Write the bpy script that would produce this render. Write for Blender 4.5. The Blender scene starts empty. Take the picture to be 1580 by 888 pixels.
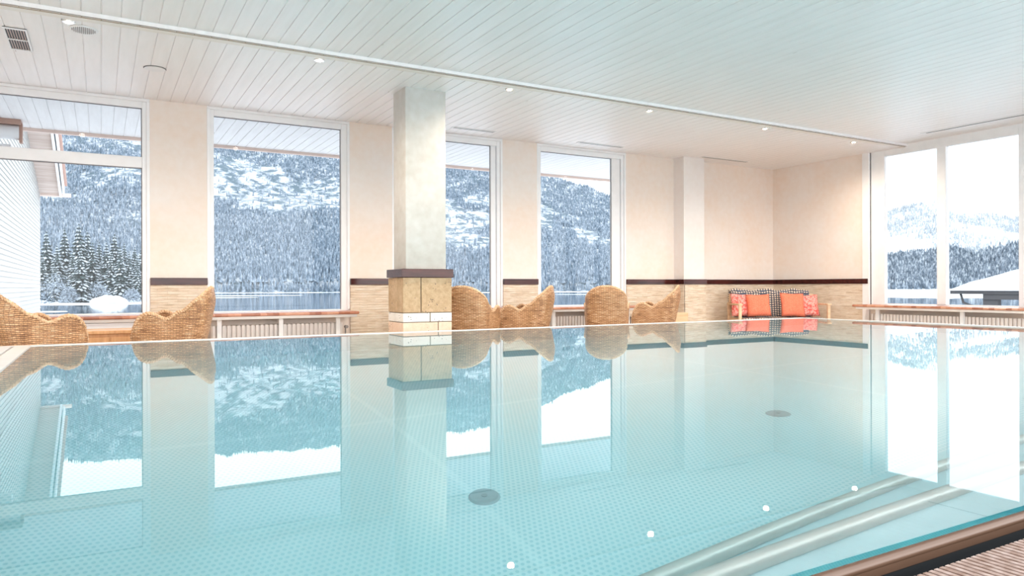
import bpy, bmesh, math, random
from mathutils import Vector, Matrix, noise
import numpy as np
R = math.radians
random.seed(7)
SC = bpy.context.scene
C = SC.collection

# ---------------------------------------------------------------- camera
F_PX, YAW, Y0, ROLL, EYE = 1110.6, 0.519, 442.0, -0.003, 0.40
cd = bpy.data.cameras.new('camera'); cam = bpy.data.objects.new('camera', cd); C.objects.link(cam)
cd.sensor_width = 36.0; cd.lens = F_PX / 1580 * 36.0
cd.shift_y = -(444.0 - Y0) / 1580.0
cd.clip_start = 0.02; cd.clip_end = 9000
fw = Vector((math.sin(YAW), math.cos(YAW), 0)); rt = Vector((math.cos(YAW), -math.sin(YAW), 0)); up = Vector((0, 0, 1))
xc = (rt + up * ROLL).normalized(); yc = (up - rt * ROLL).normalized(); zc_ = -fw
cam.matrix_world = Matrix(((xc.x, yc.x, zc_.x, 0), (xc.y, yc.y, zc_.y, 0), (xc.z, yc.z, zc_.z, EYE), (0, 0, 0, 1)))
SC.camera = cam

# ---------------------------------------------------------------- render look
SC.view_settings.view_transform = 'Standard'
try: SC.view_settings.look = 'None'
except Exception: pass
SC.view_settings.gamma = 1.0
SC.view_settings.exposure = 1.02
SC.view_settings.use_curve_mapping = False
cy = SC.cycles
cy.max_bounces = 12; cy.diffuse_bounces = 5; cy.glossy_bounces = 5; cy.transmission_bounces = 8; cy.transparent_max_bounces = 12
cy.caustics_refractive = True; cy.caustics_reflective = False
cy.blur_glossy = 0.3; cy.sample_clamp_indirect = 8.0
cy.use_denoising = True
try: cy.denoiser = 'OPENIMAGEDENOISE'
except Exception: pass

# ---------------------------------------------------------------- sky (overcast winter day)
SKY = 2.3
w = bpy.data.worlds.new('sky'); SC.world = w; w.use_nodes = True
nt = w.node_tree; nt.nodes.clear()
o_ = nt.nodes.new('ShaderNodeOutputWorld'); b_ = nt.nodes.new('ShaderNodeBackground')
tc = nt.nodes.new('ShaderNodeTexCoord'); nz = nt.nodes.new('ShaderNodeTexNoise'); cr = nt.nodes.new('ShaderNodeValToRGB')
nz.inputs['Scale'].default_value = 3.0; nz.inputs['Detail'].default_value = 4
cr.color_ramp.elements[0].position = 0.38; cr.color_ramp.elements[0].color = (0.80, 0.91, 1.0, 1)
cr.color_ramp.elements[1].position = 0.62; cr.color_ramp.elements[1].color = (1.0, 0.985, 0.97, 1)
nt.links.new(tc.outputs['Generated'], nz.inputs['Vector']); nt.links.new(nz.outputs['Fac'], cr.inputs['Fac'])
nt.links.new(cr.outputs['Color'], b_.inputs['Color']); b_.inputs['Strength'].default_value = SKY
nt.links.new(b_.outputs[0], o_.inputs[0])

# sky portals in the windows and the added roof gap (they only guide sampling of the sky)
def portal(loc, rot, sx, sy):
    l = bpy.data.lights.new('daylight_portal', 'AREA'); l.shape = 'RECTANGLE'; l.size = sx; l.size_y = sy
    l.cycles.is_portal = True
    o = bpy.data.objects.new('daylight_portal', l); C.objects.link(o); o.location = loc; o.rotation_euler = rot
    return o
portal((2.2, 8.5, 1.15), (R(-90), 0, 0), 9.4, 2.4)
portal((9.75, 1.7, 1.15), (0, R(90), 0), 2.4, 9.6)
def fill_light(loc, rot, sx, sy, watts, col=(1, .99, .97)):   # added unseen fill light behind the camera to brighten the room
    l = bpy.data.lights.new('rear_fill_light', 'AREA'); l.shape = 'RECTANGLE'; l.size = sx; l.size_y = sy; l.energy = watts; l.color = col
    o = bpy.data.objects.new('rear_fill_light', l); C.objects.link(o); o.location = loc; o.rotation_euler = rot
fill_light((3.0, -3.0, .95), (R(90), 0, 0), 12.9, 2.6, 150)
portal((3.0, -1.35, 2.45), (0, 0, 0), 13.2, 3.3)  # roof gap behind the camera, left open to add sky light

# ================================================================ helpers
def link(o, parent=None):
    C.objects.link(o)
    if parent is not None: o.parent = parent
    return o
def build(name, bm, mat, parent=None, smooth=False, loc=None, rotz=0, bevel=0):
    me = bpy.data.meshes.new(name); bm.normal_update(); bm.to_mesh(me); bm.free()
    for m in (mat if isinstance(mat, (list, tuple)) else [mat]): me.materials.append(m)
    if smooth:
        for p in me.polygons: p.use_smooth = True
    o = bpy.data.objects.new(name, me); link(o, parent)
    if loc is not None: o.location = loc
    o.rotation_euler = (0, 0, rotz)
    if bevel:
        md = o.modifiers.new('bevel', 'BEVEL'); md.width = bevel; md.segments = 2; md.limit_method = 'ANGLE'
    return o
def tag(o, label=None, cat=None, group=None, kind=None):
    if label: o['label'] = label
    if cat: o['category'] = cat
    if group: o['group'] = group
    if kind: o['kind'] = kind
    return o
def thing(name, label, cat, loc=(0, 0, 0), rotz=0, group=None):
    o = bpy.data.objects.new(name, None); o.empty_display_size = 0.1
    link(o); o.location = loc; o.rotation_euler = (0, 0, rotz)
    return tag(o, label, cat, group)
def struct(name, bm, mat, **k):
    o = build(name, bm, mat, **k)
    if o.parent is None: o['kind'] = 'structure'
    return o
def NB(): return bmesh.new()
def box(bm, x0, x1, y0, y1, z0, z1, mi=0, M=None):
    vs = [bm.verts.new((x, y, z)) for x in (x0, x1) for y in (y0, y1) for z in (z0, z1)]
    if M is not None:
        for v in vs: v.co = M @ v.co
    for q in ((0, 1, 3, 2), (4, 6, 7, 5), (0, 4, 5, 1), (2, 3, 7, 6), (0, 2, 6, 4), (1, 5, 7, 3)):
        f = bm.faces.new([vs[i] for i in q]); f.material_index = mi
    return vs
def tube(bm, pts, r, n=8, mi=0, cap=True):
    pts = [Vector(p) for p in pts]; rings = []
    for i, p in enumerate(pts):
        a = pts[max(0, i - 1)]; b = pts[min(len(pts) - 1, i + 1)]; t = (b - a).normalized()
        u = t.cross(Vector((0, 0, 1)))
        if u.length < 1e-3: u = t.cross(Vector((0, 1, 0)))
        u.normalize(); v = t.cross(u)
        rr = r[i] if isinstance(r, (list, tuple)) else r
        rings.append([bm.verts.new(p + (u * math.cos(2 * math.pi * k / n) + v * math.sin(2 * math.pi * k / n)) * rr) for k in range(n)])
    for a, b in zip(rings, rings[1:]):
        for k in range(n):
            f = bm.faces.new((a[k], a[(k + 1) % n], b[(k + 1) % n], b[k])); f.material_index = mi; f.smooth = True
    if cap:
        for rg in (rings[0][::-1], rings[-1]):
            f = bm.faces.new(rg); f.material_index = mi
def disc(bm, c, r, z0, z1, n=32, mi=0, r1=None):
    r1 = r if r1 is None else r1
    a = [bm.verts.new((c[0] + r * math.cos(2 * math.pi * k / n), c[1] + r * math.sin(2 * math.pi * k / n), z0)) for k in range(n)]
    b = [bm.verts.new((c[0] + r1 * math.cos(2 * math.pi * k / n), c[1] + r1 * math.sin(2 * math.pi * k / n), z1)) for k in range(n)]
    for k in range(n):
        f = bm.faces.new((a[k], a[(k + 1) % n], b[(k + 1) % n], b[k])); f.material_index = mi
    bm.faces.new(a[::-1]).material_index = mi; bm.faces.new(b).material_index = mi
def copy_tree(o, parent=None):
    c = o.copy(); C.objects.link(c)
    if parent is not None: c.parent = parent
    for ch in list(o.children): copy_tree(ch, c)
    return c

# ================================================================ materials
class G:
    def __init__(s, name, **kw):
        s.m = bpy.data.materials.new(name); s.m.use_nodes = True; s.t = s.m.node_tree
        s.p = s.t.nodes['Principled BSDF']; s.out = s.t.nodes['Material Output']
        for k, v in kw.items(): s.set(k, v)
    def set(s, k, v):
        k = {'col': 'Base Color', 'rough': 'Roughness', 'metal': 'Metallic', 'spec': 'Specular IOR Level', 'coat': 'Coat Weight'}.get(k, k)
        s.p.inputs[k].default_value = (*v, 1) if isinstance(v, tuple) and len(v) == 3 else v
    def n(s, typ, **kw):
        nd = s.t.nodes.new('ShaderNode' + typ)
        for k, v in kw.items():
            if k in [i.name for i in nd.inputs]: nd.inputs[k].default_value = v
            else: setattr(nd, k, v)
        return nd
    def l(s, a, b): s.t.links.new(a, b)
    def coord(s, scale=(1, 1, 1), out='Object', rot=(0, 0, 0)):
        t = s.n('TexCoord'); m = s.n('Mapping'); m.inputs['Scale'].default_value = scale; m.inputs['Rotation'].default_value = rot
        s.l(t.outputs[out], m.inputs['Vector']); return m.outputs[0]
    def noise(s, vec, scale, detail=3, rough=.5):
        n = s.n('TexNoise'); n.inputs['Scale'].default_value = scale; n.inputs['Detail'].default_value = detail; n.inputs['Roughness'].default_value = rough
        s.l(vec, n.inputs['Vector']); return n.outputs['Fac']
    def ramp(s, fac, *stops):
        r = s.n('ValToRGB'); e = r.color_ramp.elements
        while len(e) < len(stops): e.new(0.5)
        for i, (p, c) in enumerate(stops): e[i].position = p; e[i].color = (*c, 1) if len(c) == 3 else c
        s.l(fac, r.inputs[0]); return r.outputs[0]
    def mix(s, fac, a, b, mode='MIX'):
        m = s.n('Mix', data_type='RGBA', blend_type=mode)
        if isinstance(fac, (int, float)): m.inputs[0].default_value = fac
        else: s.l(fac, m.inputs[0])
        for i, v in ((6, a), (7, b)):
            if isinstance(v, tuple): m.inputs[i].default_value = (*v, 1)
            else: s.l(v, m.inputs[i])
        return m.outputs[2]
    def math(s, op, a, b=0.0, c=0.0):
        m = s.n('Math', operation=op)
        for i, v in enumerate((a, b, c)):
            if isinstance(v, (int, float)): m.inputs[i].default_value = v
            else: s.l(v, m.inputs[i])
        return m.outputs[0]
    def sep(s, vec):
        m = s.n('SeparateXYZ'); s.l(vec, m.inputs[0]); return m.outputs
    def col(s, o): s.l(o, s.p.inputs['Base Color'])
    def bump(s, h, strength=.3, dist=.01):
        b = s.n('Bump'); b.inputs['Strength'].default_value = strength; b.inputs['Distance'].default_value = dist
        s.l(h, b.inputs['Height']); s.l(b.outputs[0], s.p.inputs['Normal']); return b.outputs[0]

def M_plaster(name, a, b, stain=None):
    g = G(name, rough=.85); v = g.coord()
    n1 = g.noise(v, 1.3, 5, .55); n2 = g.noise(v, 14, 4)
    c = g.ramp(n1, (.35, a), (.65, b))
    g.col(g.mix(.12, c, g.ramp(n2, (.3, (.5, .42, .35)), (.7, (1, 1, 1))), 'OVERLAY'))
    g.bump(n2, .12, .004); return g.m
def M_plain(name, col, rough=.5, metal=0, **kw):
    g = G(name, col=col, rough=rough, metal=metal); v = g.coord(); n = g.noise(v, 9, 3)
    g.col(g.mix(n, tuple(c * .93 for c in col), tuple(min(1, c * 1.05) for c in col)))
    for k, x in kw.items(): g.set(k, x)
    return g.m
def M_wood(name, a, b, axis=0, rough=.45, sc=6):
    s = [22, 22, 22]; s[axis] = 2.0
    g = G(name, rough=rough); v = g.coord(tuple(s)); n = g.noise(v, sc / 6, 5, .6)
    g.col(g.ramp(n, (.3, a), (.7, b))); g.bump(n, .15, .003); return g.m

plaster = M_plaster('cream_plaster', (.84, .71, .615), (.84, .775, .725))
plaster_pillar = M_plaster('grey_beige_plaster', (.49, .47, .43), (.60, .585, .555))
white_paint = M_plain('white_painted_frame', (.87, .865, .87), .35)
white_ceil_trim = M_plain('white_painted_trim', (.86, .82, .77), .5)
def ceiling_mat():
    g = G('white_glazed_boards', rough=.42); v = g.coord((8, .7, 1)); n = g.noise(v, 2.2, 6, .6)
    base = g.ramp(n, (.3, (.88, .855, .85)), (.62, (.93, .905, .905)))
    v2 = g.coord((8.26, 1.6, 1)); vo = g.n('TexVoronoi'); vo.inputs['Scale'].default_value = 1.0; g.l(v2, vo.inputs['Vector'])
    kn = g.ramp(vo.outputs['Distance'], (.02, (.45, .38, .33)), (.05, (1, 1, 1)))
    sx = g.n('SeparateColor'); g.l(vo.outputs['Color'], sx.inputs[0]); few = g.math('LESS_THAN', sx.outputs[0], .3)
    g.col(g.mix(few, base, g.mix(.6, base, kn, 'MULTIPLY'))); g.bump(n, .08, .003); return g.m
ceil_m = ceiling_mat()
def stone_clad():
    g = G('split_travertine', rough=.85)
    t = g.n('TexCoord'); xyz = g.sep(t.outputs['Object'])
    along = g.math('ADD', xyz[0], xyz[1]); cmb = g.n('CombineXYZ'); g.l(along, cmb.inputs[0]); g.l(xyz[2], cmb.inputs[1])
    br = g.n('TexBrick'); g.l(cmb.outputs[0], br.inputs['Vector'])
    for k, v in {'Scale': 1.0, 'Mortar Size': .0012, 'Mortar Smooth': .3, 'Brick Width': .19, 'Row Height': .028, 'Color1': (.72, .56, .41, 1), 'Color2': (.88, .77, .64, 1), 'Mortar': (.52, .38, .25, 1)}.items(): br.inputs[k].default_value = v
    n = g.noise(g.coord((3, 3, 25)), 2.2, 5, .65)
    g.col(g.mix(.55, br.outputs['Color'], g.ramp(n, (.3, (.52, .38, .25)), (.5, (.82, .68, .52)), (.7, (.96, .88, .78))), 'MIX'))
    h = g.math('ADD', g.math('MULTIPLY', br.outputs['Fac'], -1.0), n); g.bump(h, .8, .02); return g.m
clad = stone_clad()
def travertine(name, a, b, pit=0):
    g = G(name, rough=.7); v = g.coord(); n = g.noise(v, 28, 8, .7); n2 = g.noise(v, 5, 4)
    c = g.mix(.5, g.ramp(n, (.35, a), (.6, b)), g.ramp(n2, (.3, a), (.7, b)))
    vo = g.n('TexVoronoi'); vo.inputs['Scale'].default_value = 45; g.l(v, vo.inputs['Vector'])
    k = g.noise(v, 9, 2); hole = g.math('MULTIPLY', g.math('LESS_THAN', vo.outputs['Distance'], .22), g.math('GREATER_THAN', k, .6 - pit))
    g.col(g.mix(hole, c, (.12, .10, .08))); g.bump(n, .3, .004); return g.m
trav_y = travertine('ochre_travertine', (.40, .255, .125), (.64, .455, .28))
trav_w = travertine('white_travertine', (.80, .74, .66), (.90, .86, .80), .03)
trav_p = travertine('pink_travertine', (.78, .52, .36), (.90, .70, .54))
mahog = M_wood('polished_dark_mahogany', (.020, .006, .006), (.09, .020, .016), 0, .12)
mahog.node_tree.nodes['Principled BSDF'].inputs['Specular IOR Level'].default_value = .25
terra = None
def terracotta():
    g = G('terracotta_tile', rough=.25); t = g.n('TexCoord'); xyz = g.sep(t.outputs['Object'])
    k = g.math('FLOOR', g.math('MULTIPLY', g.math('ADD', xyz[0], xyz[1]), 16.0)); wn = g.n('TexWhiteNoise', noise_dimensions='1D'); g.l(k, wn.inputs['W'])
    g.col(g.ramp(wn.outputs['Value'], (0, (.30, .10, .055)), (.5, (.52, .22, .13)), (1, (.62, .32, .21)))); return g.m
terra = terracotta()
pine = M_wood('honey_pine', (.62, .30, .12), (.86, .50, .24), 2)
lightwood = M_wood('pale_wood', (.66, .42, .24), (.86, .62, .40), 0)
def water_mat():
    g = G('clear_pool_water'); g.t.nodes.remove(g.p)
    gl = g.n('BsdfGlass'); gl.inputs['IOR'].default_value = 1.333; gl.inputs['Roughness'].default_value = 0; gl.inputs['Color'].default_value = (1, 1, 1, 1)
    g.l(gl.outputs[0], g.out.inputs['Surface'])
    va = g.n('VolumeAbsorption'); va.inputs['Color'].default_value = (.40, .86, .90, 1); va.inputs['Density'].default_value = .33
    g.l(va.outputs[0], g.out.inputs['Volume']); return g.m
water_m = water_mat()
def steel_floor():
    g = G('studded_pool_lining', rough=.55, metal=0.0)
    t = g.n('TexCoord'); xyz = g.sep(t.outputs['Object'])
    S = 1 / .022
    def tri(o, off=0): return g.math('ABSOLUTE', g.math('SUBTRACT', g.math('FRACT', g.math('ADD', g.math('MULTIPLY', o, S), off)), .5))
    row = g.math('MULTIPLY', g.math('MODULO', g.math('FLOOR', g.math('MULTIPLY', xyz[1], S)), 2.0), .5)
    fx = g.math('ABSOLUTE', g.math('SUBTRACT', g.math('FRACT', g.math('ADD', g.math('MULTIPLY', xyz[0], S), row)), .5)); fy = tri(xyz[1])
    d = g.math('SQRT', g.math('ADD', g.math('MULTIPLY', fx, fx), g.math('MULTIPLY', fy, fy)))
    stud = g.ramp(d, (.24, (1, 1, 1)), (.36, (0, 0, 0)))
    n = g.noise(g.coord(), .9, 3)
    basec = g.ramp(n, (.35, (.74, .82, .83)), (.65, (.83, .89, .895)))
    c = g.mix(stud, basec, (.56, .71, .735))
    # welded sheet seams
    sx = g.math('LESS_THAN', g.math('ABSOLUTE', g.math('SUBTRACT', g.math('FRACT', g.math('MULTIPLY', xyz[0], .40)), .5)), .006)
    sy = g.math('LESS_THAN', g.math('ABSOLUTE', g.math('SUBTRACT', g.math('FRACT', g.math('ADD', g.math('MULTIPLY', xyz[1], .42), .05)), .5)), .007)
    c = g.mix(g.math('MULTIPLY', g.math('MAXIMUM', sx, sy), .35), c, (.90, .94, .94)); g.col(c); return g.m
lining = steel_floor()
lining_wall = M_plain('pool_wall_steel', (.62, .78, .80), .4)
steel = M_plain('brushed_steel_tube', (.72, .69, .64), .35, .2)
rim_white = M_plain('white_overflow_rim', (.84, .82, .80), .4)
copper = M_plain('bronze_rim_profile', (.10, .055, .035), .35, .1)
black = M_plain('dark_gutter', (.012, .014, .016), .5)
def glass_mat():
    g = G('window_glass'); g.t.nodes.remove(g.p)
    tr = g.n('BsdfTransparent'); tr.inputs[0].default_value = (.72, .735, .74, 1); gs = g.n('BsdfGlossy'); gs.inputs['Roughness'].default_value = 0
    fr = g.n('Fresnel'); fr.inputs['IOR'].default_value = 1.3; mx = g.n('MixShader')
    g.l(fr.outputs[0], mx.inputs[0]); g.l(tr.outputs[0], mx.inputs[1]); g.l(gs.outputs[0], mx.inputs[2]); g.l(mx.outputs[0], g.out.inputs[0]); return g.m
glass = glass_mat()
floor_tile = M_plain('beige_deck_tile', (.70, .62, .53), .4)
snow = M_plain('snow', (.66, .70, .75), .9)
def mesh_grate(name, a, b):
    g = G(name, rough=.6); n = g.noise(g.coord((20, 20, 1)), 3, 4); g.col(g.ramp(n, (.3, a), (.7, b))); return g.m
grate_m = mesh_grate('brown_grating_bars', (.17, .095, .065), (.36, .27, .235))

# ================================================================ setting: pool
PX0, PX1, PY0, PY1, PZ = -0.38, 7.49, 0.68, 5.90, -1.35
ZD, ZC = -0.50, 2.291
bm = NB(); T = .10
box(bm, PX0 - T, PX1 + T, PY0 - T, PY1 + T, PZ - .12, PZ)
struct('pool_floor', bm, lining)
bm = NB()
box(bm, PX0 - T, PX1 + T, PY1, PY1 + T, PZ, -.012); box(bm, PX0 - T, PX1 + T, PY0 - .008, PY0, PZ, -.03)
box(bm, PX0 - T, PX0, PY0, PY1, PZ, -.012); box(bm, PX1, PX1 + T, PY0, PY1, PZ, -.012)
struct('pool_basin_side', bm, lining_wall)
bm = NB()
box(bm, PX0 - .04, PX1 + .04, PY0 - .005, PY1 + .04, PZ - .05, 0)
tag(build('pool_water', bm, water_m), 'still clear turquoise water filling the indoor swimming pool', 'water', kind='stuff')
bm = NB()   # far and right rim
box(bm, PX0 - .85, PX1 + .12, PY1 + .04, PY1 + .12, -.06, .004); box(bm, PX1 + .04, PX1 + .12, PY0 - 1.5, PY1 + .04, -.06, .004)
box(bm, PX0 - .85, PX1 + .12, PY1 + .10, PY1 + .12, ZD, -.06); box(bm, PX1 + .10, PX1 + .12, PY0 - 1.5, PY1 + .10, ZD, -.06)
struct('trim_1', bm, rim_white)
for nm, y0 in (('x', 0),):
    bm = NB()   # left slatted overflow deck
    box(bm, PX0 - .13, PX0 - .04, PY0 - 1.5, PY1 + .04, -.04, .006)
    y = PY0 - 1.5
    while y < PY1 + .03:
        box(bm, PX0 - .80, PX0 - .145, y, y + .022, -.03, .006); y += .030
    box(bm, PX0 - .85, PX0 - .80, PY0 - 1.5, PY1 + .04, -.06, .006)
    box(bm, PX0 - .80, PX0 - .13, PY0 - 1.5, PY1 + .04, -.3, -.04)
    struct('overflow_grating', bm, rim_white)
rad_grey = M_plain('drain_screw_grey', (.30, .34, .36), .5)
# steps along the near side, rounded steel nosings
bm = NB()
prof = [(PY0, -.06), (.78, -.10), (.98, -.36), (1.27, -.66), (1.45, -1.12), (1.68, -1.35)]
steps = [(.80, .30), (1.06, .62), (1.34, .95)]
box(bm, PX0 + .0, PX1, PY0, 1.02, PZ, -.42); box(bm, PX0, PX1, 1.02, 1.36, PZ, -.80); box(bm, PX0, PX1, 1.36, 1.60, PZ, -1.14)
struct('pool_step', bm, lining_wall)
for k, (yy, zz) in enumerate([(1.00, -.40), (1.33, -.78)]):
    bm = NB(); tube(bm, [(PX0, yy, zz), (PX1, yy, zz)], .028, 14)
    tag(build('steel_tube', bm, steel), ['polished steel tube along the upper underwater step', 'polished steel tube along the lower underwater step'][k], 'steel tube', kind=None)
for k, (xx, yy) in enumerate([(1.28, 2.46), (2.98, 2.50)]):
    t = thing('floor_drain', ['round grey drain on the pool floor nearer the left side', 'round grey drain on the pool floor nearer the right side'][k], 'drain', (xx, yy, PZ), 0, None)
    bm = NB(); disc(bm, (0, 0), .062, 0, .012, 32, 0, .055); build('cover', bm, M_plain('drain_steel', (.42, .48, .50), .5, .2), t)
    bm = NB(); disc(bm, (0, 0), .012, .012, .015, 12); build('screw', bm, rad_grey, t)
# near rim and grating
bm = NB(); tube(bm, [(-3, .652, -.006), (9.4, .652, -.005)], .009, 12); box(bm, -3, 9.4, .644, .672, -.022, -.010)
struct('trim_2', bm, copper)
bm = NB(); box(bm, -3, 9.4, -1.2, .645, -.30, -.09); box(bm, -3, 9.4, .645, .668, -.30, -.023); struct('trim_3', bm, black)
bm = NB()
x = -1.2
yr0, yr1 = -.5, .590
x = -1.5
while x < 4.2:      # grating: close cross bars on carriers
    box(bm, x, x + .0085, yr0, yr1, -.035, -.002); x += .0135
yy = yr0
while yy < yr1:
    box(bm, -1.5, 4.2, yy, yy + .006, -.030, -.006); yy += .030
struct('floor_grating', bm, grate_m)

# ================================================================ setting: room shell
YW, XR = 8.08, 9.52
bm = NB()
box(bm, -3.5, PX0 - .85, -3, YW + .25, ZD - .1, ZD); box(bm, PX0 - .85, XR + .25, PY1 + .12, YW + .25, ZD - .1, ZD)
box(bm, PX1 + .12, XR + .25, -3, PY1 + .12, ZD - .1, ZD); box(bm, PX0 - .85, PX1 + .12, -3, -1.2, ZD - .1, ZD)
struct('floor', bm, floor_tile)
def boards(x0, x1, y0, y1, z, th=.03, pitch=.121, x_off=.008):
    bm = NB(); k0 = math.floor((x0 - x_off) / pitch); xs = []
    x = x_off + k0 * pitch; pts = [(x0, z)]
    while x < x1:
        if x - .005 > x0: pts += [(x - .004, z), (x - .0022, z + .006), (x + .0022, z + .006), (x + .004, z)]
        x += pitch
    pts.append((x1, z))
    lo = [(bm.verts.new((px, y0, pz)), bm.verts.new((px, y1, pz))) for px, pz in pts]
    for a, b in zip(lo, lo[1:]): bm.faces.new((a[0], a[1], b[1], b[0]))
    box(bm, x0, x1, y0, y1, z + .0065, z + .0065 + th)
    return bm
bm = boards(-3.5, XR + .05, 5.84, YW + .02, ZC); 
struct('ceiling', bm, ceil_m)
bm = boards(-3.5, XR + .05, .3, 5.86, ZC + .035)
struct('ceiling', bm, ceil_m)
bm = NB(); box(bm, -3.5, XR, 5.857, 5.925, ZC - .008, ZC + .036); box(bm, -3.5, XR, 5.853, 5.857, ZC - .006, ZC + .029, 1); box(bm, -3.5, XR, 5.850, 5.857, ZC + .030, ZC + .0345, 2)
struct('trim_4', bm, [white_ceil_trim, M_plain('beige_beam_face', (.36, .29, .22), .6), black])
bm = NB(); box(bm, -3.6, XR + .3, .3, YW + .3, ZC + .11, ZC + .25); struct('roof_slab', bm, white_paint)

# back (lake side) wall with its four openings
OP = [(-2.60, .430), (.963, 2.478), (2.99, 4.481), (5.0, 6.483)]
bm = NB(); edges = [-3.6] + [v for o in OP for v in o] + [XR + .25]
for a, b in zip(edges[::2], edges[1::2]): box(bm, a, b, YW, YW + .25, ZD, ZC + .04)
for a, b in OP: box(bm, a, b, YW, YW + .25, ZD, .10)
struct('wall_back', bm, plaster)
bm = NB(); box(bm, 7.384, 7.79, 7.87, YW, ZD, ZC + .02); struct('wall_pilaster', bm, M_plaster('pale_plaster', (.83, .78, .75), (.86, .82, .80)))
# right wall
ROP = [(4.41, 6.372), (2.35, 4.31), (.30, 2.25), (-1.8, .20)]
bm = NB(); box(bm, XR, XR + .25, 6.372, YW + .25, ZD, ZC + .04)
for a, b in ROP: box(bm, XR, XR + .25, a, b, ZD, .10)
struct('wall_right', bm, plaster)
bm = NB(); box(bm, -3.6, -3.5, -3, YW, ZD, ZC + .04); struct('wall_left', bm, plaster)
bm = NB(); box(bm, XR - .03, XR + .05, 6.372, 6.475, ZD, ZC); struct('trim_5', bm, white_paint)

# stone cladding and dark dado rail
def clad_strip(lst):
    bm = NB()
    for a in lst: box(bm, *a)
    return bm
Z1 = .428
o = struct('stone_cladding', clad_strip([(.432, .963, YW - .02, YW, ZD, Z1), (2.478, 2.99, YW - .02, YW, ZD, Z1), (4.481, 5.0, YW - .02, YW, ZD, Z1), (6.483, 7.384, YW - .02, YW, ZD, Z1),
    (7.79, XR, YW - .02, YW, ZD, Z1), (7.374, 7.80, 7.85, 7.87, ZD, Z1), (7.364, 7.384, 7.85, YW, ZD, Z1), (XR - .02, XR, 6.475, YW - .02, ZD, Z1)]), clad)
o = struct('trim_6', clad_strip([(.432, .963, YW - .035, YW, Z1, .5), (2.478, 2.99, YW - .035, YW, Z1, .5), (4.481, 5.0, YW - .035, YW, Z1, .5), (6.483, 7.384, YW - .035, YW, Z1, .5),
    (7.79, XR, YW - .035, YW, Z1, .5), (7.349, 7.81, 7.835, 7.87, Z1, .5), (7.349, 7.384, 7.87, YW, Z1, .5), (XR - .035, XR, 6.475, YW - .035, Z1, .5), (XR - .045, XR + .02, 6.39, 6.475, Z1, .5)]), mahog, bevel=.004)

# windows
def window_y(n, a, b, gl, gr, sash=0, transom=None, side=0):
    """window in the back wall: opening a..b, glass gl..gr"""
    bm = NB(); y0, y1 = YW + .015, YW + .085
    box(bm, a, gl - .0, y0, y1, .10, ZC); box(bm, gr + sash, b, y0, y1, .10, ZC)
    box(bm, gl, gr + sash, y0, y1, 2.20, ZC); box(bm, gl, gr + sash, y0, y1, .10, .15)
    if sash: box(bm, gr, gr + sash - .012, y0 + .012, y1 - .01, .15, 2.20)
    if transom: box(bm, gl, gr, y0 + .002, y1 - .002, *transom)
    box(bm, a + .0, a + .03, YW - .004, y0, .15, ZC - .03); box(bm, b - .03, b, YW - .004, y0, .15, ZC - .03); box(bm, a, b, YW - .004, y0, ZC - .03, ZC)
    o = struct('window_%d' % n, bm, white_paint, bevel=.004)
    zs = [(.15, 2.20)] if not transom else [(.15, transom[0]), (transom[1], 2.20)]
    for z0, z1 in zs:
        bm = NB(); vv = [bm.verts.new(q_) for q_ in ((gl, YW + .053, z0), (gr, YW + .053, z0), (gr, YW + .053, z1), (gl, YW + .053, z1))]; bm.faces.new(vv); build('pane', bm, glass, o)
        bm = NB(); t = .008   # dark rubber gasket on the right and top of the glass
        box(bm, gr - t, gr, YW + .044, YW + .05, z0, z1); box(bm, gl, gr, YW + .044, YW + .05, z1 - t, z1)
        build('gasket', bm, M_plain('grey_gasket', (.20, .20, .21), .6), o)
    return o
window_y(1, -2.60, .430, -2.50, .362, 0, (1.60, 1.71))
window_y(2, .963, 2.478, 1.032, 2.385)
window_y(3, 2.99, 4.481, 3.06, 4.325, .08)
window_y(4, 5.0, 6.483, 5.07, 6.255, .155)
for n, (a, b) in enumerate(ROP):
    bm = NB(); x0, x1 = XR + .015, XR + .085
    far = .205 if n == 0 else .10
    mid = 5.378 if n == 0 else (a + b) / 2
    g1 = b - far
    box(bm, x0, x1, g1, b + (.004 if n else .0), .10, ZC + .036); box(bm, x0, x1, a - .10, a + .06, .10, ZC + .036)
    box(bm, x0, x1, a + .06, g1, 2.205, ZC + .036); box(bm, x0, x1, a + .06, g1, .10, .15); box(bm, x0 - .01, x1, mid - .058, mid + .058, .15, 2.205)
    o = struct('window_%d' % (5 + n), bm, white_paint, bevel=.004)
    for c0, c1 in ((a + .06, mid - .058), (mid + .058, g1)):
        bm = NB(); vv = [bm.verts.new(q_) for q_ in ((XR + .053, c0, .15), (XR + .053, c1, .15), (XR + .053, c1, 2.205), (XR + .053, c0, 2.205))]; bm.faces.new(vv); build('pane', bm, glass, o)
# window sills: terracotta ledge on a white board
def ledge_y(n, a, b):
    bm = NB(); box(bm, a, b, 7.70, YW + .015, .105, .137); o = struct('window_sill', bm, terra, bevel=.012); o['label'] = 'terracotta tiled sill'
    bm = NB(); box(bm, a + .03, b - .02, 7.73, YW, .075, .105); build('sill_board', bm, white_ceil_trim, o)
    return o
for n, (a, b) in enumerate([(-2.55, .42), (.935, 2.47), (3.0, 4.47), (5.0, 6.47)]): ledge_y(n, a, b)
bm = NB(); box(bm, 9.14, XR + .015, -1.8, 6.40, .105, .137); o = struct('window_sill', bm, terra, bevel=.012)
bm = NB(); box(bm, 9.17, XR, -1.8, 6.36, .075, .105); build('sill_board', bm, white_ceil_trim, o)

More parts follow.
